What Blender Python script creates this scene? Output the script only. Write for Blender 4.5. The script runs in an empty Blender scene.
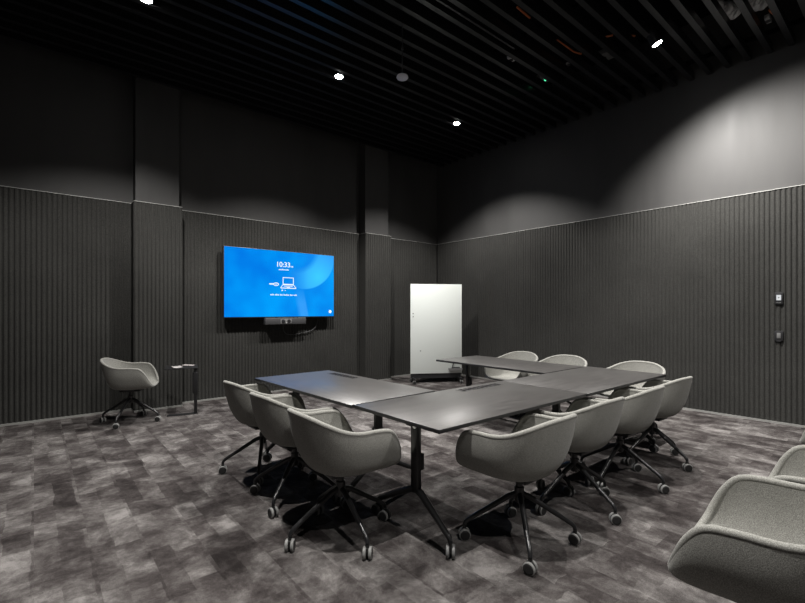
import bpy, bmesh, math, random
from mathutils import Vector, Matrix
random.seed(7)
C = bpy.context.scene.collection
R = math.radians
SC = bpy.context.scene

# ------------------------------------------------------------------ materials
def mat(name, col, rough=0.6, metal=0.0, spec=0.5):
    m = bpy.data.materials.new(name); m.use_nodes = True
    b = m.node_tree.nodes['Principled BSDF']
    b.inputs['Base Color'].default_value = (*col, 1)
    b.inputs['Roughness'].default_value = rough
    b.inputs['Metallic'].default_value = metal
    b.inputs['Specular IOR Level'].default_value = spec
    return m

class G:
    """small helper to wire shader nodes"""
    def __init__(s, m): s.t = m.node_tree; s.b = s.t.nodes['Principled BSDF']
    def n(s, typ, **kw):
        x = s.t.nodes.new(typ)
        for k, v in kw.items():
            if k in x.inputs.keys(): x.inputs[k].default_value = v
            else: setattr(x, k, v)
        return x
    def l(s, a, b): s.t.links.new(a, b)
    def coord(s, scale=(1, 1, 1), rot=(0, 0, 0)):
        c = s.n('ShaderNodeTexCoord'); m = s.n('ShaderNodeMapping')
        m.inputs['Scale'].default_value = scale; m.inputs['Rotation'].default_value = rot
        s.l(c.outputs['Object'], m.inputs['Vector']); return m.outputs['Vector']
    def noise(s, vec, scale, detail=3, rough=.55, dist=0):
        x = s.n('ShaderNodeTexNoise', Scale=scale, Detail=detail, Roughness=rough, Distortion=dist)
        s.l(vec, x.inputs['Vector']); return x
    def ramp(s, fac, pts):
        r = s.n('ShaderNodeValToRGB')
        while len(r.color_ramp.elements) < len(pts): r.color_ramp.elements.new(.5)
        for e, (p, c) in zip(r.color_ramp.elements, pts):
            e.position = p; e.color = (*c, 1) if len(c) == 3 else c
        s.l(fac, r.inputs['Fac']); return r.outputs['Color']
    def mix(s, a, b, fac=.5, mode='MIX'):
        x = s.n('ShaderNodeMix', data_type='RGBA', blend_type=mode)
        if isinstance(fac, float): x.inputs[0].default_value = fac
        else: s.l(fac, x.inputs[0])
        for v, i in ((a, 6), (b, 7)):
            if isinstance(v, tuple): x.inputs[i].default_value = (*v, 1)
            else: s.l(v, x.inputs[i])
        return x.outputs[2]
    def math(s, op, a, b=None, clamp=False):
        x = s.n('ShaderNodeMath', operation=op, use_clamp=clamp)
        for i, v in enumerate((a, b)):
            if v is None: continue
            if isinstance(v, (int, float)): x.inputs[i].default_value = v
            else: s.l(v, x.inputs[i])
        return x.outputs[0]
    def bump(s, h, strength=.3, dist=.002):
        x = s.n('ShaderNodeBump', Strength=strength, Distance=dist)
        s.l(h, x.inputs['Height']); s.l(x.outputs['Normal'], s.b.inputs['Normal'])
    def color(s, c): s.l(c, s.b.inputs['Base Color'])

M = {}
# felt wall panels
m = M['felt'] = mat('felt_panel', (.06, .06, .058), .95, spec=.1); g = G(m)
v = g.coord()
n1 = g.noise(v, 90, 4, .7); n2 = g.noise(v, 1.3, 3)
c = g.ramp(n1.outputs['Fac'], [(.3, (.025, .0247, .0233)), (.7, (.056, .0555, .0525))])
g.color(g.mix(c, g.ramp(n2.outputs['Fac'], [(.3, (.85, .85, .85)), (.7, (1.1, 1.1, 1.1))]), 1.0, 'MULTIPLY'))
g.bump(n1.outputs['Fac'], .35, .003)
# painted plaster above the panels
m = M['paint'] = mat('black_wall_paint', (.035, .035, .036), .55, spec=.4); g = G(m)
n2 = g.noise(g.coord((1, 1, .25)), 2.2, 4, .6)
g.color(g.ramp(n2.outputs['Fac'], [(.3, (.036, .0353, .035)), (.7, (.052, .051, .050))]))
g.l(g.ramp(n2.outputs['Fac'], [(.3, (.52, .52, .52)), (.7, (.66, .66, .66))]), g.b.inputs['Roughness'])
# carpet planks
m = M['carpet'] = mat('carpet', (.1, .09, .09), 1.0, spec=.05); g = G(m)
v = g.coord(rot=(0, 0, R(90)))
br = g.n('ShaderNodeTexBrick', Scale=1.0)
br.inputs['Color1'].default_value = (0, 0, 0, 1); br.inputs['Color2'].default_value = (1, 1, 1, 1)
br.inputs['Mortar'].default_value = (.5, .5, .5, 1)
br.inputs['Mortar Size'].default_value = 0.0; br.inputs['Brick Width'].default_value = 1.0; br.inputs['Row Height'].default_value = .25
br.offset = .37
g.l(v, br.inputs['Vector'])
rnd = g.math('MULTIPLY', br.outputs['Color'], 1.1)
warp = g.n('ShaderNodeTexNoise', Scale=9.0, Detail=3.0); g.l(v, warp.inputs['Vector'])
wv = g.n('ShaderNodeVectorMath', operation='MULTIPLY_ADD'); g.l(warp.outputs['Color'], wv.inputs[0]); wv.inputs[1].default_value = (.06, .035, 0); g.l(v, wv.inputs[2])
def blocks(width, row, off):
    b = g.n('ShaderNodeTexBrick', Scale=1.0)
    b.inputs['Color1'].default_value = (0, 0, 0, 1); b.inputs['Color2'].default_value = (1, 1, 1, 1); b.inputs['Mortar'].default_value = (.5, .5, .5, 1)
    b.inputs['Mortar Size'].default_value = 0.0; b.inputs['Brick Width'].default_value = width; b.inputs['Row Height'].default_value = row; b.offset = off
    g.l(wv.outputs[0], b.inputs['Vector']); return g.math('SUBTRACT', b.outputs['Color'], .5)
def n4(vec, scale, detail, rough, dist=0):
    x = g.n('ShaderNodeTexNoise', noise_dimensions='4D')
    x.inputs['Scale'].default_value = scale; x.inputs['Detail'].default_value = detail
    x.inputs['Roughness'].default_value = rough; x.inputs['Distortion'].default_value = dist
    g.l(vec, x.inputs['Vector']); g.l(rnd, x.inputs['W']); return x.outputs['Fac']
base = n4(g.coord((1.0, 1.0, 1)), 3.4, 6, .68, .4)
base = g.math('ADD', base, g.math('MULTIPLY', g.math('SUBTRACT', br.outputs['Color'], .5), .05))
base = g.math('ADD', base, g.math('MULTIPLY', blocks(.27, .125, .31), .15))
base = g.math('ADD', base, g.math('MULTIPLY', blocks(.55, .25, .63), .07))
mid = g.noise(g.coord(), 22, 4, .75).outputs['Fac']
base = g.math('ADD', base, g.math('MULTIPLY', g.math('SUBTRACT', mid, .5), .26))
c = g.ramp(base, [(.30, (.022, .019, .0185)), (.44, (.050, .044, .043)), (.57, (.105, .097, .094)), (.72, (.225, .212, .206))])
fib = g.noise(g.coord(), 260, 2, .8).outputs['Fac']
c = g.mix(c, g.ramp(fib, [(.3, (.55, .55, .55)), (.7, (1.4, 1.4, 1.4))]), 1.0, 'MULTIPLY')
g.color(c); g.bump(fib, .6, .006)
# chair fabric
m = M['fabric'] = mat('chair_fabric', (.4, .4, .36), .9, spec=.15); g = G(m)
v = g.coord()
w = g.noise(v, 330, 2, .7).outputs['Fac']
g.color(g.ramp(w, [(.32, (.125, .124, .113)), (.5, (.22, .218, .2)), (.68, (.34, .336, .312))]))
g.b.inputs['Sheen Weight'].default_value = .15
g.bump(w, .5, .002)
# table laminate
m = M['table'] = mat('table_laminate', (.06, .057, .055), .36, spec=.8); g = G(m)
v = g.coord((.7, 14, 4))
n1 = g.noise(v, 5, 6, .65, .3).outputs['Fac']
n2 = g.noise(g.coord(), 1.6, 3).outputs['Fac']
c = g.ramp(n1, [(.3, (.022, .0205, .020)), (.7, (.060, .0565, .054))])
g.color(g.mix(c, g.ramp(n2, [(.3, (.9, .9, .9)), (.7, (1.1, 1.1, 1.1))]), 1.0, 'MULTIPLY'))
g.l(g.ramp(n1, [(.2, (.33, .33, .33)), (.8, (.40, .40, .40))]), g.b.inputs['Roughness'])
M['edge'] = mat('table_edge', (.012, .012, .013), .45)
M['metal'] = mat('black_metal', (.014, .014, .015), .32, spec=.5)
M['slat'] = mat('ceiling_slat', (.012, .012, .013), .28, spec=.5)
M['deck'] = mat('ceiling_deck', (.004, .004, .005), .95, spec=.05)
M['rubber'] = mat('caster_black', (.015, .015, .015), .5)
M['tread'] = mat('caster_grey', (.22, .22, .215), .5)
M['steel'] = mat('polished_steel', (.5, .5, .5), .28, 1.0)
M['trim'] = mat('aluminium_trim', (.38, .38, .365), .45, .4)
M['glass'] = mat('white_glass', (.80, .84, .81), .18, spec=.5)
M['white'] = mat('white_plastic', (.75, .75, .77), .4)
m = M['opal'] = mat('opal_plastic', (.85, .85, .88), .4)
g = G(m); tr = g.n('ShaderNodeBsdfTranslucent'); tr.inputs[0].default_value = (.9, .9, .95, 1); mx_ = g.n('ShaderNodeMixShader')
mx_.inputs[0].default_value = .5; g.l(g.b.outputs[0], mx_.inputs[1]); g.l(tr.outputs[0], mx_.inputs[2]); g.l(mx_.outputs[0], g.t.nodes['Material Output'].inputs['Surface'])
M['dark'] = mat('dark_plastic', (.02, .02, .022), .4)
M['grey'] = mat('grey_plastic', (.05, .05, .053), .5)
M['midgrey'] = mat('mid_grey_plastic', (.15, .15, .15), .5)
M['paper'] = mat('paper', (.45, .43, .42), .7)
M['pinkpaper'] = mat('pink_paper', (.36, .33, .325), .7)
M['orange'] = mat('orange_conduit', (.85, .26, .10), .5)
M['foil'] = mat('duct_foil', (.75, .75, .75), .4, .3)
def emit(name, col, s):
    m = bpy.data.materials.new(name); m.use_nodes = True; t = m.node_tree
    t.nodes.remove(t.nodes['Principled BSDF']); e = t.nodes.new('ShaderNodeEmission')
    e.inputs['Color'].default_value = (*col, 1); e.inputs['Strength'].default_value = s
    t.links.new(e.outputs[0], t.nodes['Material Output'].inputs['Surface']); return m
M['lamp'] = emit('lamp_lens', (1, .98, .95), 90)
M['screentext'] = emit('screen_white', (.85, .97, 1), 1.05)
M['led'] = emit('green_led', (.1, .9, .4), 2.0)
M['lit_button'] = emit('lit_button', (.9, .93, .95), .75)
# screen picture
SW, SH = 1.915, 1.077
m = M['screen'] = mat('screen', (0, 0, 0), .12, spec=.4); g = G(m)
tc = g.n('ShaderNodeTexCoord'); sx = g.n('ShaderNodeSeparateXYZ'); g.l(tc.outputs['Object'], sx.inputs[0])
px = g.math('ADD', g.math('MULTIPLY', sx.outputs['X'], 1 / SH), SW / SH / 2)     # 0 .. 1.778
py = g.math('ADD', g.math('MULTIPLY', sx.outputs['Z'], 1 / SH), .5)              # 0 .. 1
def disc(cx, cy, r, soft):
    d = g.math('SQRT', g.math('ADD', g.math('POWER', g.math('SUBTRACT', px, cx), 2), g.math('POWER', g.math('SUBTRACT', py, cy), 2)))
    return g.math('DIVIDE', g.math('SUBTRACT', r, d), soft, True)
cres = g.math('MULTIPLY', disc(1.23, 1.0, .575, .02), g.math('SUBTRACT', 1.0, disc(1.12, 1.07, .395, .10)))
cres = g.math('MULTIPLY', cres, g.math('DIVIDE', g.math('SUBTRACT', px, .95), .35, True))
tx = g.math('ADD', px, g.math('MULTIPLY', py, .2))
tail = g.math('MULTIPLY', g.math('DIVIDE', g.math('SUBTRACT', tx, 1.13), .07, True), g.math('DIVIDE', g.math('SUBTRACT', 1.325, tx), .03, True))
tail = g.math('MULTIPLY', tail, g.math('MULTIPLY', g.math('SUBTRACT', .45, py), 4.0, True))
nz = g.noise(g.coord(), 1.6, 2).outputs['Fac']
c = g.ramp(nz, [(.3, (.0, .17, .74)), (.7, (.0, .33, .92))])
glow = disc(1.49, .63, .42, .42)
cc = g.mix((.03, .36, .93), (.05, .62, 1.0), glow)
c = g.mix(c, (.04, .34, .92), g.math('MULTIPLY', tail, .8))
c = g.mix(c, cc, g.math('MULTIPLY', cres, .85))
g.l(c, g.b.inputs['Emission Color']); g.b.inputs['Emission Strength'].default_value = 1.08

# ------------------------------------------------------------------ mesh helpers
def box(bm, x0, x1, y0, y1, z0, z1, mi=0, bev=0, mx=None):
    vs = [bm.verts.new((x, y, z)) for z in (z0, z1) for y in (y0, y1) for x in (x0, x1)]
    fs = [bm.faces.new([vs[i] for i in q]) for q in ((0, 2, 3, 1), (4, 5, 7, 6), (0, 1, 5, 4), (2, 6, 7, 3), (0, 4, 6, 2), (1, 3, 7, 5))]
    for f in fs: f.material_index = mi
    if bev:
        es = list({e for f in fs for e in f.edges})
        r = bmesh.ops.bevel(bm, geom=es, offset=bev, segments=2, profile=.5, affect='EDGES')
        for f in r['faces']: f.material_index = mi
        vs = list({v for f in r['faces'] for v in f.verts} | {v for v in vs if v.is_valid})
    if mx is not None:
        for v in vs: v.co = mx @ v.co
    return vs
def tube(bm, pts, rad, seg=10, mi=0, cap=True, closed=False):
    pts = [Vector(p) for p in pts]; n = len(pts)
    rads = rad if isinstance(rad, (list, tuple)) else [rad] * n
    rings = []; prev = None
    for i, p in enumerate(pts):
        if closed: t = pts[(i + 1) % n] - pts[i - 1]
        else: t = pts[min(i + 1, n - 1)] - pts[max(i - 1, 0)]
        t.normalize()
        if prev is None:
            a = Vector((0, 0, 1)) if abs(t.z) < .9 else Vector((1, 0, 0))
            u = t.cross(a).normalized()
        else: u = (prev - t * prev.dot(t)).normalized()
        prev = u; w = t.cross(u)
        rings.append([bm.verts.new(p + (u * math.cos(k * 2 * math.pi / seg) + w * math.sin(k * 2 * math.pi / seg)) * rads[i]) for k in range(seg)])
    for i in range(n if closed else n - 1):
        a, b = rings[i], rings[(i + 1) % n]
        for k in range(seg):
            f = bm.faces.new((a[k], a[(k + 1) % seg], b[(k + 1) % seg], b[k])); f.smooth = True; f.material_index = mi
    if cap and not closed:
        bm.faces.new(rings[0][::-1]).material_index = mi; bm.faces.new(rings[-1]).material_index = mi
def lathe(bm, prof, axis='z', origin=(0, 0, 0), seg=24, mi=0):
    o = Vector(origin); rings = []
    for r, h in prof:
        ring = []
        for k in range(seg):
            a = k * 2 * math.pi / seg; x, y = r * math.cos(a), r * math.sin(a)
            p = {'z': (x, y, h), 'x': (h, x, y), 'y': (y, h, x)}[axis]
            ring.append(bm.verts.new(o + Vector(p)))
        rings.append(ring)
    for i, (a, b) in enumerate(zip(rings, rings[1:])):
        for k in range(seg):
            f = bm.faces.new((a[k], a[(k + 1) % seg], b[(k + 1) % seg], b[k])); f.smooth = True
            f.material_index = mi[i] if isinstance(mi, list) else mi
    f = bm.faces.new(rings[0][::-1]); f.material_index = mi[0] if isinstance(mi, list) else mi
    f = bm.faces.new(rings[-1]); f.material_index = mi[-1] if isinstance(mi, list) else mi
def obj(name, bm, mats, parent=None, recalc=True, sharp=35):
    if recalc: bmesh.ops.recalc_face_normals(bm, faces=bm.faces)
    me = bpy.data.meshes.new(name); bm.to_mesh(me); bm.free()
    for k in (mats if isinstance(mats, (list, tuple)) else [mats]): me.materials.append(M[k])
    try: me.set_sharp_from_angle(angle=R(sharp))
    except Exception: pass
    o = bpy.data.objects.new(name, me); C.objects.link(o)
    if parent: o.parent = parent
    return o
def tag(o, label=None, cat=None, group=None, kind=None):
    for k, v in (('label', label), ('category', cat), ('group', group), ('kind', kind)):
        if v: o[k] = v
    return o
def thing(name, label, cat, loc=(0, 0, 0), rz=0, group=None, kind=None):
    o = bpy.data.objects.new(name, None); C.objects.link(o); o.empty_display_size = .1
    o.location = loc; o.rotation_euler = (0, 0, rz); return tag(o, label, cat, group, kind)
def copy_tree(o, parent=None):
    c = o.copy(); C.objects.link(c)
    if parent: c.parent = parent
    for ch in list(o.children): copy_tree(ch, c)
    return c
def B(*a, **k):
    bm = bmesh.new(); box(bm, *a, **k); return bm

# ------------------------------------------------------------------ room
YW, XW = 6.96, 6.84            # fronts of the ribbed panels
YU, XU = 7.02, 6.90            # painted wall planes behind them
X0, Y0 = -3.6, -3.0            # how far the room runs past the camera
PT, ZT = 2.815, 5.3
fl = obj('floor', B(X0, XU + .1, Y0, YU + .1, -.1, 0), 'carpet'); tag(fl, 'grey brown mottled plank carpet covering the whole room', 'floor', kind='structure')
wl = obj('wall_left', B(X0, XU, YU, YU + .1, 0, ZT), 'paint'); tag(wl, 'dark wall with ribbed felt panelling that carries the screen', 'wall', kind='structure')
wr = obj('wall_right', B(XU, XU + .1, Y0, YU + .1, 0, ZT), 'paint'); tag(wr, 'dark wall with ribbed felt panelling and two switches', 'wall', kind='structure')
def ribs(a0, a1, pitch=.05, depth=.010, groove=.021):
    """profile (along, out) of a ribbed panel face"""
    n = max(1, round((a1 - a0) / pitch)); p = (a1 - a0) / n; out = []
    for i in range(n):
        s = a0 + i * p; h = groove / 2
        out += [(s + h * .6, -depth), (s + h, -depth * .55), (s + h + .004, -.0015), (s + h + .008, 0),
                (s + p - h - .008, 0), (s + p - h - .004, -.0015), (s + p - h, -depth * .55), (s + p - h * .6, -depth)]
    return [(a0, -depth)] + out + [(a1, -depth)]
def rib_panel(name, axis, a0, a1, face, back, z0, z1, parent):
    bm = bmesh.new(); pr = ribs(a0, a1)
    def P(a, d, z): return (a, d, z) if axis == 'x' else (d, a, z)
    pts = [(a, face - d) for a, d in pr] + [(a1, back), (a0, back)]
    lo = [bm.verts.new(P(a, d, z0)) for a, d in pts]; hi = [bm.verts.new(P(a, d, z1)) for a, d in pts]
    n = len(pts)
    for i in range(n): bm.faces.new((lo[i], lo[(i + 1) % n], hi[(i + 1) % n], hi[i]))
    bm.faces.new(hi); bm.faces.new(lo[::-1])
    return obj(name, bm, 'felt', parent)
PX = ((1.015, 1.61), (4.78, 5.39))       # the two pillars
YP = 6.765
for a0, a1 in ((X0, PX[0][0]), (PX[0][1], PX[1][0]), (PX[1][1], XW)):
    rib_panel('felt_panel', 'x', a0, a1, YW, YU, .025, PT, wl)
    obj('top_trim', B(a0, a1, YW - .003, YU, PT, PT + .007), 'trim', wl)
rib_panel('felt_panel', 'y', Y0, YW, XW, XU, .025, PT, wr)
obj('top_trim', B(XW - .003, XU, Y0, YW, PT, PT + .007), 'trim', wr)
for nm, segs in (('baseboard_left', [(X0, PX[0][0]), (PX[0][1], PX[1][0]), (PX[1][1], XW - .012)]),):
    bm = bmesh.new()
    for a0, a1 in segs: box(bm, a0, a1, YW - .012, YU - .001, 0.0, .022)
    tag(obj(nm, bm, 'trim'), 'thin pale metal skirting under the panelling behind the screen', 'baseboard', kind='structure')
tag(obj('baseboard_right', B(XW - .012, XU - .001, Y0, YW - .013, 0, .022), 'trim'), 'thin pale metal skirting under the wall with the switches', 'baseboard', kind='structure')
for k, (a0, a1) in enumerate(PX):
    p = obj('pillar', B(a0 + .03, a1 - .03, YP + .06, YU - .002, 0, ZT), 'paint')
    tag(p, ('felt clad pillar beside the lone wall chair', 'felt clad pillar between the screen and the whiteboard')[k], 'pillar', kind='structure')
    rib_panel('felt_panel', 'x', a0, a1, YP, YP + .06, .025, PT, p)
    bm = bmesh.new(); box(bm, a0, a0 + .029, YP + .06, YU - .002, .025, PT); box(bm, a1 - .029, a1, YP + .06, YU - .002, .025, PT)
    obj('side_cladding', bm, 'felt', p)
    obj('top_trim', B(a0, a1, YP - .003, YU - .002, PT, PT + .007), 'trim', p)
    obj('bottom_trim', B(a0, a1, YP - .012, YU - .002, 0, .022), 'trim', p)
ce = obj('ceiling', B(X0, XU + .1, Y0, YU + .1, ZT, ZT + .1), 'deck'); tag(ce, 'black open ceiling behind hanging black slats', 'ceiling', kind='structure')
ZS = 4.5
for k in range(46):
    y = 6.80 - .2067 * k
    if y < Y0 + .1: break
    obj('slat', B(X0, XU - .02, y - .029, y + .029, ZS, ZS + .10), 'slat', ce)
    # rods carrying the slat from the deck
for k in range(5):
    x = -2 + 2.15 * k
    obj('carrier_rail', B(x, x + .04, Y0, YU - .01, ZS + .101, ZS + .15), 'deck', ce)

# ------------------------------------------------------------------ chair
def smooth_keys(keys, n):
    """Catmull-Rom through keyed points, n+1 samples"""
    P = [Vector(k) for k in keys]
    P = [Vector((-P[1].x, P[1].y, P[1].z))] + P + [Vector((-P[-2].x, P[-2].y, P[-2].z))]
    L = len(keys) - 1; out = []
    for i in range(n + 1):
        t = i / n * L; j = min(int(t), L - 1); f = t - j
        a, b, c, d = P[j:j + 4]
        out.append(.5 * ((2 * b) + (c - a) * f + (2 * a - 5 * b + 4 * c - d) * f * f + (3 * b - a - 3 * c + d) * f ** 3))
    return out
RIM = [(0, .270, .446), (.10, .270, .448), (.19, .265, .459), (.249, .250, .490), (.279, .230, .541), (.296, .198, .608), (.304, .148, .664),
       (.306, .065, .678), (.302, -.05, .681), (.284, -.135, .699), (.238, -.210, .733), (.135, -.268, .766), (0, -.288, .775)]
def rim_loop(n=36):
    h = smooth_keys(RIM, n)
    return h + [Vector((-p.x, p.y, p.z)) for p in h[-2:0:-1]]
def shell_bm(thick=.024):
    loop = rim_loop(); n = len(loop); m = 14
    c0 = Vector((0, .02, .432))
    rows = []
    for i, r in enumerate(loop):
        back = max(0.0, -(r.y - .02) / .31)
        front = max(0.0, (r.y - .02) / .25) ** 2
        q_s = 1.05 - .21 * back ** 1.5
        b_s = .66 - .08 * back
        d = Vector((r.x - c0.x, r.y - c0.y, 0))
        zb = .432 + .006 * front
        q = c0 + d * q_s; q.z = zb + (r.z - zb) * .14 * (1 - front) + front * .004
        b = c0 + d * b_s; b.z = zb
        col = []
        for k in range(1, m + 1):
            t = k / m
            if t < .3: p = c0.lerp(b, t / .3)
            else:
                s = (t - .3) / .7; p = b.lerp(q, s).lerp(q.lerp(r, s), s)
            col.append(p)
        rows.append(col)
    bm = bmesh.new(); cv = bm.verts.new(c0)
    V = [[bm.verts.new(p) for p in col] for col in rows]
    for i in range(n):
        a, b = V[i], V[(i + 1) % n]
        bm.faces.new((cv, a[0], b[0]))
        for k in range(m - 1): bm.faces.new((a[k], a[k + 1], b[k + 1], b[k]))
    bmesh.ops.recalc_face_normals(bm, faces=bm.faces)
    bm.normal_update()
    # thickness: offset both ways along normals
    nv = {v: v.normal.copy() for v in bm.verts}
    geo = bmesh.ops.duplicate(bm, geom=bm.verts[:] + bm.edges[:] + bm.faces[:])
    vm = geo['vert_map']
    inner = [x for x in geo['geom'] if isinstance(x, bmesh.types.BMVert)]
    orig = list(nv.keys())
    for v in orig:
        w = vm[v]; w.co = v.co + nv[v] * thick / 2; v.co = v.co - nv[v] * thick / 2
    for f in [x for x in geo['geom'] if isinstance(x, bmesh.types.BMFace)]: pass
    for i in range(n):
        a, b = V[i][-1], V[(i + 1) % n][-1]
        bm.faces.new((a, b, vm[b], vm[a]))
    for f in bm.faces: f.smooth = True
    return bm
def caster_bm(rad=.036, yaw=0):
    bm = bmesh.new()
    for s in (-1, 1):
        x = s * .016
        lathe(bm, [(.010, x - .011), (rad * .62, x - .0115), (rad * .66, x - .0105), (rad * .86, x - .0095), (rad, x - .006), (rad, x + .006), (rad * .86, x + .0095), (rad * .66, x + .0105), (rad * .62, x + .0115), (.010, x + .011)],
              'x', (0, 0, rad), 20, [0, 0, 0, 1, 1, 1, 0, 0, 0])
    box(bm, -.006, .006, -.018, .018, rad - .012, rad + .030, 0, .003)
    lathe(bm, [(.011, rad + .022), (.011, rad * 2 + .012)], 'z', (0, 0, 0), 12, 0)
    if yaw: bmesh.ops.rotate(bm, verts=bm.verts, cent=(0, 0, 0), matrix=Matrix.Rotation(yaw, 3, 'Z'))
    return bm
def make_chair():
    t = thing('conference_chair', None, 'chair')
    obj('shell', shell_bm(), 'fabric', t, sharp=60)
    bm = bmesh.new(); tube(bm, rim_loop(48), .0142, 10, closed=True)
    obj('rim_piping', bm, 'fabric', t, sharp=180)
    bm = bmesh.new(); lathe(bm, [(.10, .392), (.11, .398), (.11, .410), (.06, .419)], seg=24)
    box(bm, -.085, .085, -.10, .12, .378, .400, 0, .006)
    obj('seat_mount', bm, 'metal', t)
    bm = bmesh.new(); lathe(bm, [(.020, .395), (.020, .33), (.028, .325), (.029, .25), (.024, .235)][::-1], seg=20)
    obj('swivel_column', bm, 'metal', t)
    base = bpy.data.objects.new('star_base', None)
    for k in range(4):
        a = R(45 + 90 * k); d = Vector((math.cos(a), math.sin(a), 0))
        bm = bmesh.new()
        prof = [(.020, .283), (.06, .268), (.16, .205), (.26, .143), (.298, .118), (.314, .103), (.319, .084)]
        tube(bm, [d * r + Vector((0, 0, z)) for r, z in prof], [.017, .0165, .015, .0135, .013, .012, .012], 12)
        lg = obj('leg', bm, 'metal', t, sharp=60)
        c = obj('caster', caster_bm(.0335, a + (0.4, 1.7, -.6, .9)[k]), ['rubber', 'tread'], lg)
        c.location = d * .319
    return t
chair0 = make_chair()
bpy.data.objects.remove(bpy.data.objects['star_base']) if 'star_base' in bpy.data.objects else None
first = True
def place_chair(x, y, face, label, group, base=None, s=1.0):
    """face: direction the sitter looks (deg, world); base: heading of one leg"""
    global first
    o = chair0 if first else copy_tree(chair0); first = False
    o.location = (x, y, 0); o.rotation_euler.z = R(face - 90)
    tag(o, label, 'chair', group)
    if base is not None:
        d = R(base - 45) - R(face - 90)
        for ch in o.children:
            if ch.name.startswith('leg'): ch.rotation_euler.z = d
    return o
ga, gb, gc, gd = 'chairs along the window-free side arm', 'chairs along the long side of the table', 'chairs behind the far table arm', 'spare chairs in a row along the open side'
ga = 'chairs along the table arm by the screen'
place_chair(1.425, 2.28, -2, 'grey upholstered swivel chair closest to the outer table corner, of the three below the screen', ga, -5)
place_chair(1.455, 2.95, 2, 'grey upholstered swivel chair in the middle of three beside the blue lit table', ga, 38)
place_chair(1.485, 3.61, 3, 'grey swivel chair closest to the screen, by the end of the blue lit table', ga, 62)
place_chair(2.185, 1.535, 91, 'grey upholstered swivel chair at the table corner, first of the long side row', gb, 45)
place_chair(2.90, 1.58, 89, 'grey upholstered swivel chair second from the table corner on the long side', gb, 78)
place_chair(3.585, 1.57, 90, 'grey upholstered swivel chair third from the table corner on the long side', gb, 90)
place_chair(4.31, 1.60, 87, 'grey upholstered swivel chair at the far end of the long side, fourth in its row', gb, 75)
place_chair(4.96, 3.59, 180, 'grey swivel chair behind the far table arm, next to the whiteboard', gc, 45)
place_chair(4.98, 2.92, 184, 'grey swivel chair behind the far table arm, middle of three', gc, 30)
place_chair(4.97, 2.06, 176, 'grey swivel chair behind the far table corner, below the plain ribbed wall', gc, 60)
place_chair(1.945, .325, 94, 'large grey spare chair in the picture corner, first of the spare row', gd, 45)
place_chair(2.66, .25, 92, 'grey spare chair second in the spare row, its arm behind the first', gd, 30)
place_chair(3.48, .21, 90, 'grey spare chair third in the spare row, mostly cut off by the picture edge', gd, 45)
place_chair(4.25, .28, 90, 'grey spare chair at the far end of the spare row, only its arm tip visible', gd, 20)
place_chair(.90, 6.22, -20, 'lone grey swivel chair standing against the ribbed wall beside the small side table', None, 235)

# ------------------------------------------------------------------ tables
TL, TW, TH = 1.54, .785, .74
OC = -.05                     # the columns stand a little off the middle
def make_table():
    t = thing('conference_table', None, 'table')
    bm = bmesh.new()
    box(bm, -TL / 2, TL / 2, -TW / 2, TW / 2, TH - .022, TH, 0, .002)
    for f in bm.faces:
        if f.normal.z < .5: f.material_index = 1
    bm.normal_update()
    for f in bm.faces: f.material_index = 0 if f.normal.z > .7 else 1
    obj('tabletop', bm, ['table', 'edge'], t)
    bm = bmesh.new(); box(bm, -TL / 2 + .13, TL / 2 - .13, -.03, .03, .66, .70, 0, .004)
    box(bm, -TL / 2 + .10, TL / 2 - .10, -TW / 2 + .09, -TW / 2 + .12, .706, .717); box(bm, -TL / 2 + .10, TL / 2 - .10, TW / 2 - .12, TW / 2 - .09, .706, .717)
    obj('beam', bm, 'metal', t)
    for s in (-1, 1):
        x = s * (TL / 2 - .145)
        bm = bmesh.new(); box(bm, x - .017, x + .017, OC - .03, OC + .03, .27, .70, 0, .005)
        box(bm, x - .03, x + .03, OC - .2, OC + .2, .700, .717, 0, .004)
        lg = obj('leg', bm, 'metal', t)
        bm = bmesh.new(); box(bm, x - .03 * s - .02, x - .03 * s + .02, OC - .022, OC + .022, .40, .50, 0, .006); obj('release_lever', bm, 'metal', lg)
        bm = bmesh.new(); lathe(bm, [(.006, -.006), (.014, -.004), (.014, .006), (.008, .010)], 'x', (x + s * .022, OC - .012, .672), 14); obj('pivot_knob', bm, 'steel', lg)
        for q in (-1, 1):
            bm = bmesh.new()
            tube(bm, [(x, OC + q * .005, .292), (x, OC + q * .05, .275), (x, q * .30, .125), (x, q * .325, .108), (x, q * .334, .086)], [.022, .022, .017, .015, .013], 10)
            obj('foot', bm, 'metal', lg)
            c = obj('caster', caster_bm(.037, .5 * q + s * .3), ['rubber', 'midgrey'], lg); c.location = (x, q * .334, 0)
    return t
def flap(t, x0, x1, y0, y1):
    bm = bmesh.new(); z = TH
    n = 9
    box(bm, x0, x1, y0, y1, z - .002, z + .0018, 0)
    w = (x1 - x0 - .02) / n
    for i in range(n):
        a = x0 + .01 + i * w
        box(bm, a + w * .16, a + w * .84, y0 + .010, y1 - .010, z + .0018, z + .0026, 1)
    o = obj('power_flap', bm, ['table', 'deck'], t); return tag(o, 'power inlet flap with a row of dark slots')
tg = 'tables pushed together in a U'
t0 = make_table(); t0.location = (2.376, 2.010, 0)
t1 = copy_tree(t0); t1.location = (2.376 + TL + .005, 2.004, 0)
t2 = copy_tree(t0); t2.location = (1.960, 2.424 + TL / 2, 0); t2.rotation_euler.z = R(-88.6)
t3 = copy_tree(t0); t3.location = (4.268, 2.409 + TL / 2 + .01, 0); t3.rotation_euler.z = R(90)
tag(t0, 'dark wood table at the corner of the U, power slots near its inner edge', 'table', tg)
tag(t1, 'dark wood table at the far end of the long side, below the switch wall', 'table', tg)
tag(t2, 'dark wood table arm reflecting blue light from the screen', 'table', tg)
tag(t3, 'dark wood table arm in front of the whiteboard', 'table', tg)
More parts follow.
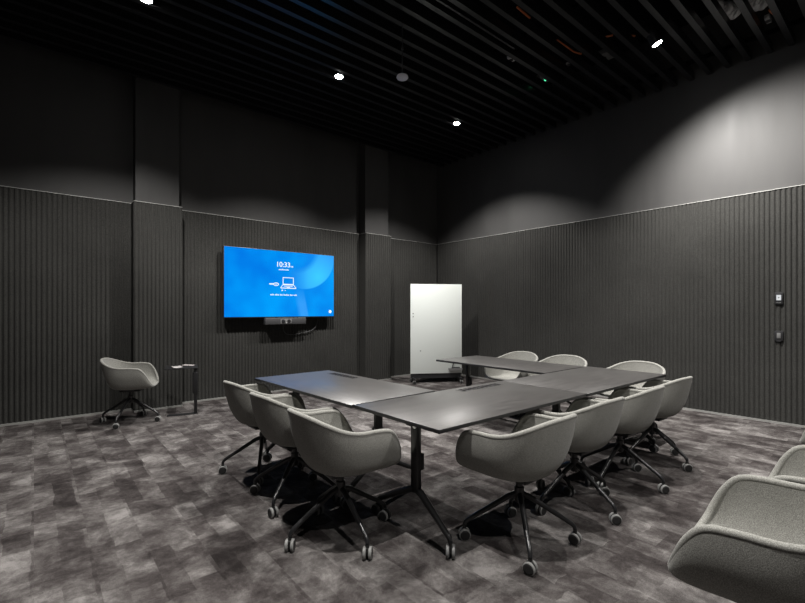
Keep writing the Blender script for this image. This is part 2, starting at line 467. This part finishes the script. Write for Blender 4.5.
flap(t0, .13, .62, .25, .335)
flap(t2, -.56, -.13, .25, .335)
bm = bmesh.new()
tube(bm, [(.0 + .02 * i, .10 + .03 * math.sin(i * .9), .685 - .10 * math.sin(math.pi * i / 14)) for i in range(15)], .004, 6)
obj('cable', bm, 'dark', t2)

# ------------------------------------------------------------------ screen
YS = 6.83
tv = thing('wall_screen', 'large flat screen showing a blue start page with a white clock', 'screen', (3.165, YS, 1.795))
bm = bmesh.new(); box(bm, -SW / 2 - .010, SW / 2 + .010, .004, .055, -SH / 2 - .016, SH / 2 + .010, 0, .003); obj('housing', bm, 'dark', tv)
obj('display', B(-SW / 2, SW / 2, 0, .004, -SH / 2, SH / 2), 'screen', tv)
bm = bmesh.new(); box(bm, -.35, .35, .055, .13, -.25, .25); obj('wall_bracket', bm, 'metal', tv)
def text(name, s, size, x, z, parent, m='screentext', align='CENTER'):
    cu = bpy.data.curves.new(name, 'FONT'); cu.body = s; cu.size = size; cu.align_x = align; cu.align_y = 'CENTER'; cu.extrude = .0008; cu.offset = size * .012
    tmp = bpy.data.objects.new(name + '_src', cu); C.objects.link(tmp)
    bpy.context.view_layer.update()
    me = bpy.data.meshes.new_from_object(tmp.evaluated_get(bpy.context.evaluated_depsgraph_get()))
    bpy.data.objects.remove(tmp); bpy.data.curves.remove(cu)
    me.materials.clear(); me.materials.append(M[m])
    o = bpy.data.objects.new(name, me); C.objects.link(o); o.parent = parent
    o.rotation_euler = (R(90), 0, 0); o.location = (x, -.0015, z); return o
def sx_(s): u = s * 6.64 / (7.888 - s * 1.248); return (u - .5) * SW
def sz_(v): return (v - .5) * SH
text('clock_digits', '10:33', .115, sx_(.540), sz_(.795), tv)
text('clock_suffix', 'AM', .034, sx_(.617), sz_(.772), tv)
def flat(bm, x0, x1, z0, z1): box(bm, x0, x1, -.0025, -.0005, z0, z1)
def words(cx, cz, w, h, lens):
    """a line too small to read: one short stroke block per letter"""
    bm = bmesh.new(); tot = sum(lens) + len(lens) - 1; u = w / tot; x = cx - w / 2
    for L in lens:
        for i in range(L):
            hh = h * (1.0 if (i * 7 + L * 3) % 4 == 0 else .68)
            flat(bm, x + u * .12, x + u * .80, cz - h / 2, cz - h / 2 + hh); x += u
        x += u
    return bm
obj('date_lettering', words(sx_(.545), sz_(.722), .18, .024, [9]), 'screentext', tv)
obj('message_lettering', words(sx_(.545), sz_(.335), .47, .026, [5, 6, 4, 8, 4, 5]), 'screentext', tv)
bm = bmesh.new()                                   # laptop symbol
lx0, lx1, lz0, lz1 = sx_(.535), sx_(.635), sz_(.487), sz_(.605); w_ = .012
flat(bm, lx0, lx1, lz1 - w_, lz1); flat(bm, lx0, lx0 + w_, lz0, lz1); flat(bm, lx1 - w_, lx1, lz0, lz1); flat(bm, lx0, lx1, lz0 - .004, lz0 + w_ + .006)
b0, b1 = sx_(.515), sx_(.657); zb = sz_(.432)
flat(bm, b0, b1, zb, zb + .014)
for s0, s1 in ((lx0, b0), (lx1, b1)):
    tube(bm, [(s0, -.0015, lz0), (s1, -.0015, zb + .01)], .005, 6)
for i in range(9): flat(bm, sx_(.548) + i * .017, sx_(.548) + i * .017 + .012, sz_(.462), sz_(.462) + .012)
flat(bm, sx_(.572), sx_(.602), sz_(.446), sz_(.446) + .010)
obj('laptop_symbol', bm, 'screentext', tv)
bm = bmesh.new(); zc = sz_(.493)                   # plug symbol
flat(bm, sx_(.412), sx_(.452), zc - .009, zc + .012)
ring = [(sx_(.474) + .042 * math.cos(a), -.0015, zc + .022 * math.sin(a)) for a in [i * math.pi / 12 for i in range(24)]]
tube(bm, ring, .0065, 6, closed=True); flat(bm, sx_(.466), sx_(.474), zc - .006, zc + .008); flat(bm, sx_(.478), sx_(.484), zc - .006, zc + .008)
obj('plug_symbol', bm, 'screentext', tv)
for u, r in ((.530, .012), (.558, .007)):
    bm = bmesh.new(); lathe(bm, [(r * .7, -.0025), (r, -.0022), (r, -.0005)], 'y', (sx_(u), 0, sz_(.402)), 14); obj('page_dot', bm, 'screentext', tv)
bm = bmesh.new(); lathe(bm, [(.024, -.0025), (.029, -.0022), (.029, -.0005)], 'y', (sx_(.967), 0, sz_(.075)), 24); obj('corner_button', bm, 'screentext', tv)

vb = thing('video_bar', 'slim grey video bar with twin camera lenses under the screen', 'camera bar', (3.20, 6.80, 1.18))
bm = bmesh.new(); box(bm, -.36, .36, 0, .10, -.052, .052, 0, .008); obj('speaker_housing', bm, 'grey', vb)
bm = bmesh.new(); box(bm, -.36, .36, .0, .10, .045, .056, 0, .003); obj('top_edge', bm, 'midgrey', vb)
bm = bmesh.new(); box(bm, -.105, .095, -.006, .0, -.04, .034, 0, .002); obj('lens_panel', bm, 'midgrey', vb)
for x in (-.055, .045):
    bm = bmesh.new(); lathe(bm, [(.012, -.016), (.028, -.015), (.032, -.006), (.032, -.004)], 'y', (x, 0, 0), 20); obj('camera_lens', bm, 'dark', vb)
bm = bmesh.new(); lathe(bm, [(.004, -.012), (.007, -.010), (.007, -.004)], 'y', (-.005, 0, -.028), 12); obj('status_light', bm, 'white', vb)
bm = bmesh.new(); box(bm, -.06, .06, .10, .155, -.04, .10); obj('wall_bracket', bm, 'metal', vb)

bm = bmesh.new()
pts = [(3.86, 6.925, 1.24), (3.85, 6.93, 1.15), (3.80, 6.935, 1.05), (3.70, 6.94, .995), (3.55, 6.943, .965), (3.40, 6.943, .945), (3.28, 6.94, .955), (3.22, 6.93, 1.0), (3.20, 6.92, 1.06), (3.19, 6.90, 1.12)]
def spline(pts, n=6):
    P = [Vector(p) for p in pts]; P = [P[0] * 2 - P[1]] + P + [P[-1] * 2 - P[-2]]; out = []
    for j in range(len(P) - 3):
        a, b, c, d = P[j:j + 4]
        for i in range(n):
            f = i / n; out.append(.5 * ((2 * b) + (c - a) * f + (2 * a - 5 * b + 4 * c - d) * f * f + (3 * b - a - 3 * c + d) * f ** 3))
    return out + [P[-2]]
tube(bm, spline(pts), .007, 8)
cb = obj('cable', bm, 'grey', tv); cb.matrix_parent_inverse = Matrix.Translation((-3.165, -YS, -1.795))

# ------------------------------------------------------------------ whiteboard
wa = math.atan2(5.66 - 6.18, 6.22 - 5.38)
wb = thing('mobile_whiteboard', 'tall white glass board on casters in the room corner', 'whiteboard', (5.80, 5.92, 0), wa)
bw = .985 / 2
bm = bmesh.new(); box(bm, -bw, bw, -.012, .0, .175, 1.852, 0, .002); obj('board', bm, 'glass', wb)
bm = bmesh.new(); box(bm, -bw + .01, bw - .01, .0, .022, .185, 1.842); obj('back_panel', bm, 'dark', wb)
for x, z in ((-bw + .05, 1.30), (-bw + .05, 1.24), (-bw + .19, .60)):
    bm = bmesh.new(); lathe(bm, [(.004, -.019), (.010, -.017), (.010, -.012)], 'y', (x, 0, z), 12); obj('magnet', bm, 'midgrey', wb)
bm = bmesh.new(); box(bm, -bw + .01, bw - .01, .0, .03, .085, .175); obj('bottom_rail', bm, 'dark', wb)
for s in (-1, 1):
    x = s * (bw - .05)
    bm = bmesh.new(); box(bm, x - .02, x + .02, -.19, .21, .082, .105, 0, .004); ft = obj('foot', bm, 'metal', wb)
    for y in (-.16, .18):
        c = obj('caster', caster_bm(.034, .8 * s + y * 5), ['rubber', 'midgrey'], ft); c.location = (x, y, 0)
bm = bmesh.new(); box(bm, bw - .26, bw - .01, -.085, -.0125, .235, .243); box(bm, bw - .26, bw - .01, -.085, -.081, .243, .275); box(bm, bw - .26, bw - .256, -.081, -.0125, .243, .275); box(bm, bw - .014, bw - .01, -.081, -.0125, .243, .275)
obj('pen_tray', bm, 'midgrey', wb)
wm = Matrix.Translation((5.80, 5.92, 0)) @ Matrix.Rotation(wa, 4, 'Z')
bm = bmesh.new(); box(bm, -.075, .075, -.025, .025, 0, .048, 0, .006)
er = obj('board_eraser', bm, 'dark'); er.matrix_world = wm @ Matrix.Translation((bw - .125, -.048, .2435)); tag(er, 'black eraser lying in the tray of the whiteboard', 'eraser')
bm = bmesh.new(); tube(bm, [(0, 0, 0), (.02, 0, .07), (.035, 0, .125)], [.008, .008, .006], 8)
pn = obj('marker_pen', bm, 'dark'); pn.matrix_world = wm @ Matrix.Translation((bw - .185, -.017 - .008, .2925)) ; tag(pn, 'dark marker pen leaning on the whiteboard above the eraser', 'pen')

# ------------------------------------------------------------------ side table by the wall
st = thing('side_table', 'small black side table with papers beside the lone wall chair', 'side table', (1.625, 6.17, 0), R(-14))
bm = bmesh.new(); box(bm, -.36, .03, -.05, .36, .598, .612, 0, .003); obj('tabletop', bm, 'edge', st)
bm = bmesh.new(); box(bm, -.016, .022, -.02, .02, .012, .598, 0, .004); obj('column', bm, 'metal', st)
bm = bmesh.new(); box(bm, -.035, .028, -.028, .028, .27, .545, 0, .006); obj('height_sleeve', bm, 'metal', st)
bm = bmesh.new(); box(bm, -.33, .03, -.03, .06, 0.0, .010, 0, .003); obj('base_plate', bm, 'metal', st)
sm = Matrix.Translation((1.625, 6.17, .6125)) @ Matrix.Rotation(R(-14), 4, 'Z')
def leaflet(name, x, y, rz, z, m, label, w=.10, l=.20):
    bm = bmesh.new(); nseg = 6
    for i in range(nseg):
        x0 = -w + 2 * w * i / nseg; x1 = x0 + 2 * w / nseg
        za, zb_ = (abs(x0) / w) ** 2 * .006, (abs(x1) / w) ** 2 * .006
        vs = [bm.verts.new(p) for p in ((x0, -l / 2, za), (x1, -l / 2, zb_), (x1, l / 2, zb_), (x0, l / 2, za), (x0, -l / 2, za + .003), (x1, -l / 2, zb_ + .003), (x1, l / 2, zb_ + .003), (x0, l / 2, za + .003))]
        for q in ((3, 2, 1, 0), (4, 5, 6, 7), (0, 1, 5, 4), (2, 3, 7, 6), (1, 2, 6, 5), (3, 0, 4, 7)): bm.faces.new([vs[i2] for i2 in q])
    o = obj(name, bm, m); o.matrix_world = sm @ Matrix.Translation((x, y, z)) @ Matrix.Rotation(R(rz), 4, 'Z'); return tag(o, label, 'leaflet', 'leaflets on the side table')
leaflet('leaflet', -.22, .09, 12, 0, 'paper', 'pale leaflet lying on the outer edge of the small side table', .055, .17)
leaflet('leaflet', -.10, .23, 50, 0, 'pinkpaper', 'greyish leaflet lying at the wall end of the small side table', .05, .17)

# ------------------------------------------------------------------ switches
def wall_panel(name, label, z, w, h, lit):
    t = thing(name, label, 'switch', (XW, 1.126, z))
    bm = bmesh.new(); box(bm, -.014, .013, -w / 2, w / 2, -h / 2, h / 2, 0, .002); obj('frame', bm, 'dark', t)
    if lit:
        bm = bmesh.new(); box(bm, -.017, -.014, -.022, .022, -.024, .040, 0, .001); k = obj('lit_key', bm, 'lit_button', t)
        bm = bmesh.new(); box(bm, -.0185, -.017, -.010, .010, .006, .010); box(bm, -.0185, -.017, -.002, .002, -.002, .018); obj('cross_mark', bm, 'midgrey', k)
        bm = bmesh.new(); box(bm, -.016, -.014, -.022, .022, -.056, -.050); obj('lower_bar', bm, 'midgrey', t)
    else:
        bm = bmesh.new(); box(bm, -.018, -.014, -.018, .018, -.030, .034, 0, .001); obj('key', bm, 'midgrey', t)
        bm = bmesh.new(); box(bm, -.015, .0, -.022, .022, -.072, -.058, 0, .001); obj('bottom_lip', bm, 'dark', t)
wall_panel('room_control', 'small black wall control with a lit white key, the upper of two', 1.504, .076, .145, True)
wall_panel('light_switch', 'small black wall switch with a grey key, the lower of two', 1.055, .08, .118, False)

# ------------------------------------------------------------------ ceiling fittings
def downlight(x, y, label, power=560, tilt=None, angle=118, blend=.55):
    t = thing('downlight', label, 'downlight', (x, y, ZS - (.09 if tilt else 0)), 0, 'ceiling downlights')
    hd = thing('x', None, None); hd.name = 'lamp_head'; hd.parent = t
    bpy.data.objects.remove(hd)
    bm = bmesh.new()
    lathe(bm, [(.058, .0), (.062, .002), (.062, .16), (.040, .165)], seg=24)
    hs = obj('housing', bm, 'metal', t)
    bm = bmesh.new(); lathe(bm, [(.046, -.006), (.052, -.003), (.052, .0)], seg=24); ln = obj('lens', bm, 'lamp', t)
    L = bpy.data.lights.new('spot', 'SPOT'); L.energy = power; L.spot_size = R(angle); L.spot_blend = blend; L.shadow_soft_size = .035
    L.color = (1, .97, .93)
    o = bpy.data.objects.new('spot', L); C.objects.link(o); o.parent = t; o.location = (0, 0, -.03)
    if tilt:
        v = Vector(tilt) - Vector((x, y, ZS - .09)); q = v.to_track_quat('-Z', 'Y')
        t.rotation_euler = q.to_euler()
    return t
LY = (5.063, 1.42, -1.06)
downlight(3.14, LY[0], 'bright downlight in the ceiling slats in front of the screen')
downlight(.87, LY[0], 'bright downlight in the ceiling slats above the lone wall chair', 480)
downlight(5.44, LY[0], 'bright downlight in the ceiling slats near the room corner above the whiteboard')
downlight(5.46, 1.97, 'bright tilted downlight in the open ceiling above the switch wall', 1150, (6.3, 1.0, 1.7), 128, 1.0)
downlight(3.14, LY[1], 'bright downlight above the middle of the long table side, over the picture top', 420)
downlight(.87, LY[1], 'bright downlight above the table corner chairs, over the picture top', 680)
downlight(3.14, LY[2], 'bright downlight behind the spare chair row, outside the picture', 280)
downlight(.87, LY[2], 'bright downlight behind the camera position, outside the picture', 280)

pd = thing('pendant_sensor', 'white disc sensor hanging on a thin rod from the ceiling slats', 'sensor', (3.105, 3.70, 3.90))
bm = bmesh.new(); lathe(bm, [(.030, 0), (.058, .010), (.066, .024), (.060, .040), (.030, .050), (.012, .054)], seg=28); obj('disc', bm, 'opal', pd)
bm = bmesh.new(); tube(bm, [(0, 0, .052), (0, 0, .6)], .006, 8); obj('rod', bm, 'grey', pd)
bm = bmesh.new(); lathe(bm, [(.014, .33), (.014, .36)], seg=10); obj('coupling', bm, 'grey', pd)

# things above the slats, placed where the sight lines pass the gaps
def up(x, y, z):
    Z = 438.8 * (z - 1.36) / (310.3 - y); a = (x - 402.5) / 438.8 * Z
    return Vector((a * .7658 + Z * .6431, -a * .6431 + Z * .7658, z))
def conduit(label, p, q, z=4.72, r=.011, m='orange', bend=None):
    bm = bmesh.new(); pts = [up(*p, z), up(*q, z)]
    if bend: pts.append(up(*bend, z + .02))
    tube(bm, pts, r, 8); tag(obj('conduit', bm, m), label, 'conduit', 'conduits above the slats')
conduit('short orange conduit in the open ceiling over the pendant sensor side', (517, 7), (530, 18))
conduit('orange conduit with a bent end in the open ceiling, the longest one', (557, 40), (574.5, 52), bend=(581, 54))
conduit('curved orange conduit end beside the tilted ceiling downlight', (605, 37), (613, 35))
conduit('tiny orange conduit stub close to the tilted ceiling downlight', (630, 35.5), (635, 36))
conduit('orange conduit stub beside the foil duct in the ceiling', (770, 10), (777, 16), r=.016)
def ceil_box(name, label, cat, x, y, z, w, d, h, m, led=False):
    c = up(x, y, z); t = thing(name, label, cat, c)
    bm = bmesh.new(); box(bm, -w / 2, w / 2, -d / 2, d / 2, 0, h, 0, .006); obj('case', bm, m, t)
    bm = bmesh.new(); lathe(bm, [(.016, -.010), (.03, -.006), (.03, .0)], 'z', (0, 0, 0), 16); obj('cap', bm, 'dark' if led else 'grey', t)
    if led:
        bm = bmesh.new(); box(bm, -.02, .02, -.006, .006, -.014, -.010); obj('indicator', bm, 'led', t)
ceil_box('access_point', 'dark ceiling box with a green light above the slats', 'junction box', 545, 79.5, 4.72, .20, .16, .06, 'midgrey', True)
ceil_box('speaker_box', 'dark ceiling box with a round cap beside the tilted downlight', 'junction box', 604, 58, 4.72, .20, .18, .07, 'midgrey')
ceil_box('connector_box', 'small pale connector box in the open ceiling over the pendant sensor', 'junction box', 511, 60, 4.72, .12, .05, .04, 'white')
ceil_box('cable_clip', 'small pale fitting in the open ceiling below the orange conduit', 'junction box', 568, 65, 4.70, .07, .03, .025, 'white')
ceil_box('sprinkler_joint', 'pale cylinder shaped joint box below the foil duct', 'junction box', 768, 21, 4.74, .14, .05, .05, 'white')
def duct(label, a, b, z=4.80, r=.075):
    p, q = up(*a, z), up(*b, z); n = 44; bm = bmesh.new(); d = q - p
    tube(bm, [p + d * i / n + Vector((0, 0, .02 * math.sin(i * .35))) for i in range(n + 1)], [r * (1.0 if i % 2 else .84) for i in range(n + 1)], 16)
    tag(obj('flexible_duct', bm, 'foil'), label, 'duct', 'foil ducts above the slats')
duct('crinkled silver foil duct above the slats, the shorter one', (716, 8), (738, 12))
duct('crinkled silver foil duct above the slats at the picture top', (744, 2), (766, 2))
for k, (a, b, lab) in enumerate((((442, 0), (500, 36), 'thin dark rail running between the slats above the pendant sensor'),)):
    p, q = up(*a, 4.55), up(*b, 4.55); q.y = p.y
    bm = bmesh.new(); box(bm, p.x - 1.2, q.x + .3, p.y - .012, p.y + .012, 4.52, 4.56); tag(obj('cable_rail', bm, 'slat'), lab, 'rail')

# ------------------------------------------------------------------ light, camera, view
w = bpy.data.worlds.new('World'); SC.world = w; w.use_nodes = True
w.node_tree.nodes['Background'].inputs[0].default_value = (.95, .97, 1, 1); w.node_tree.nodes['Background'].inputs[1].default_value = .025
cd = bpy.data.cameras.new('camera'); cam = bpy.data.objects.new('camera', cd); C.objects.link(cam); SC.camera = cam
cd.sensor_width = 36; cd.lens = 36 * 438.8 / 805; cd.shift_y = 8.8 / 805; cd.clip_start = .02
cam.location = (0, 0, 1.36)
cam.rotation_euler = (R(90), 0, math.atan2(.7658, .6431) - R(90))
vs = SC.view_settings; SC.display_settings.display_device = 'sRGB'
vs.view_transform = 'Standard'; vs.look = 'None'; vs.exposure = 0; vs.gamma = 1; vs.use_curve_mapping = False
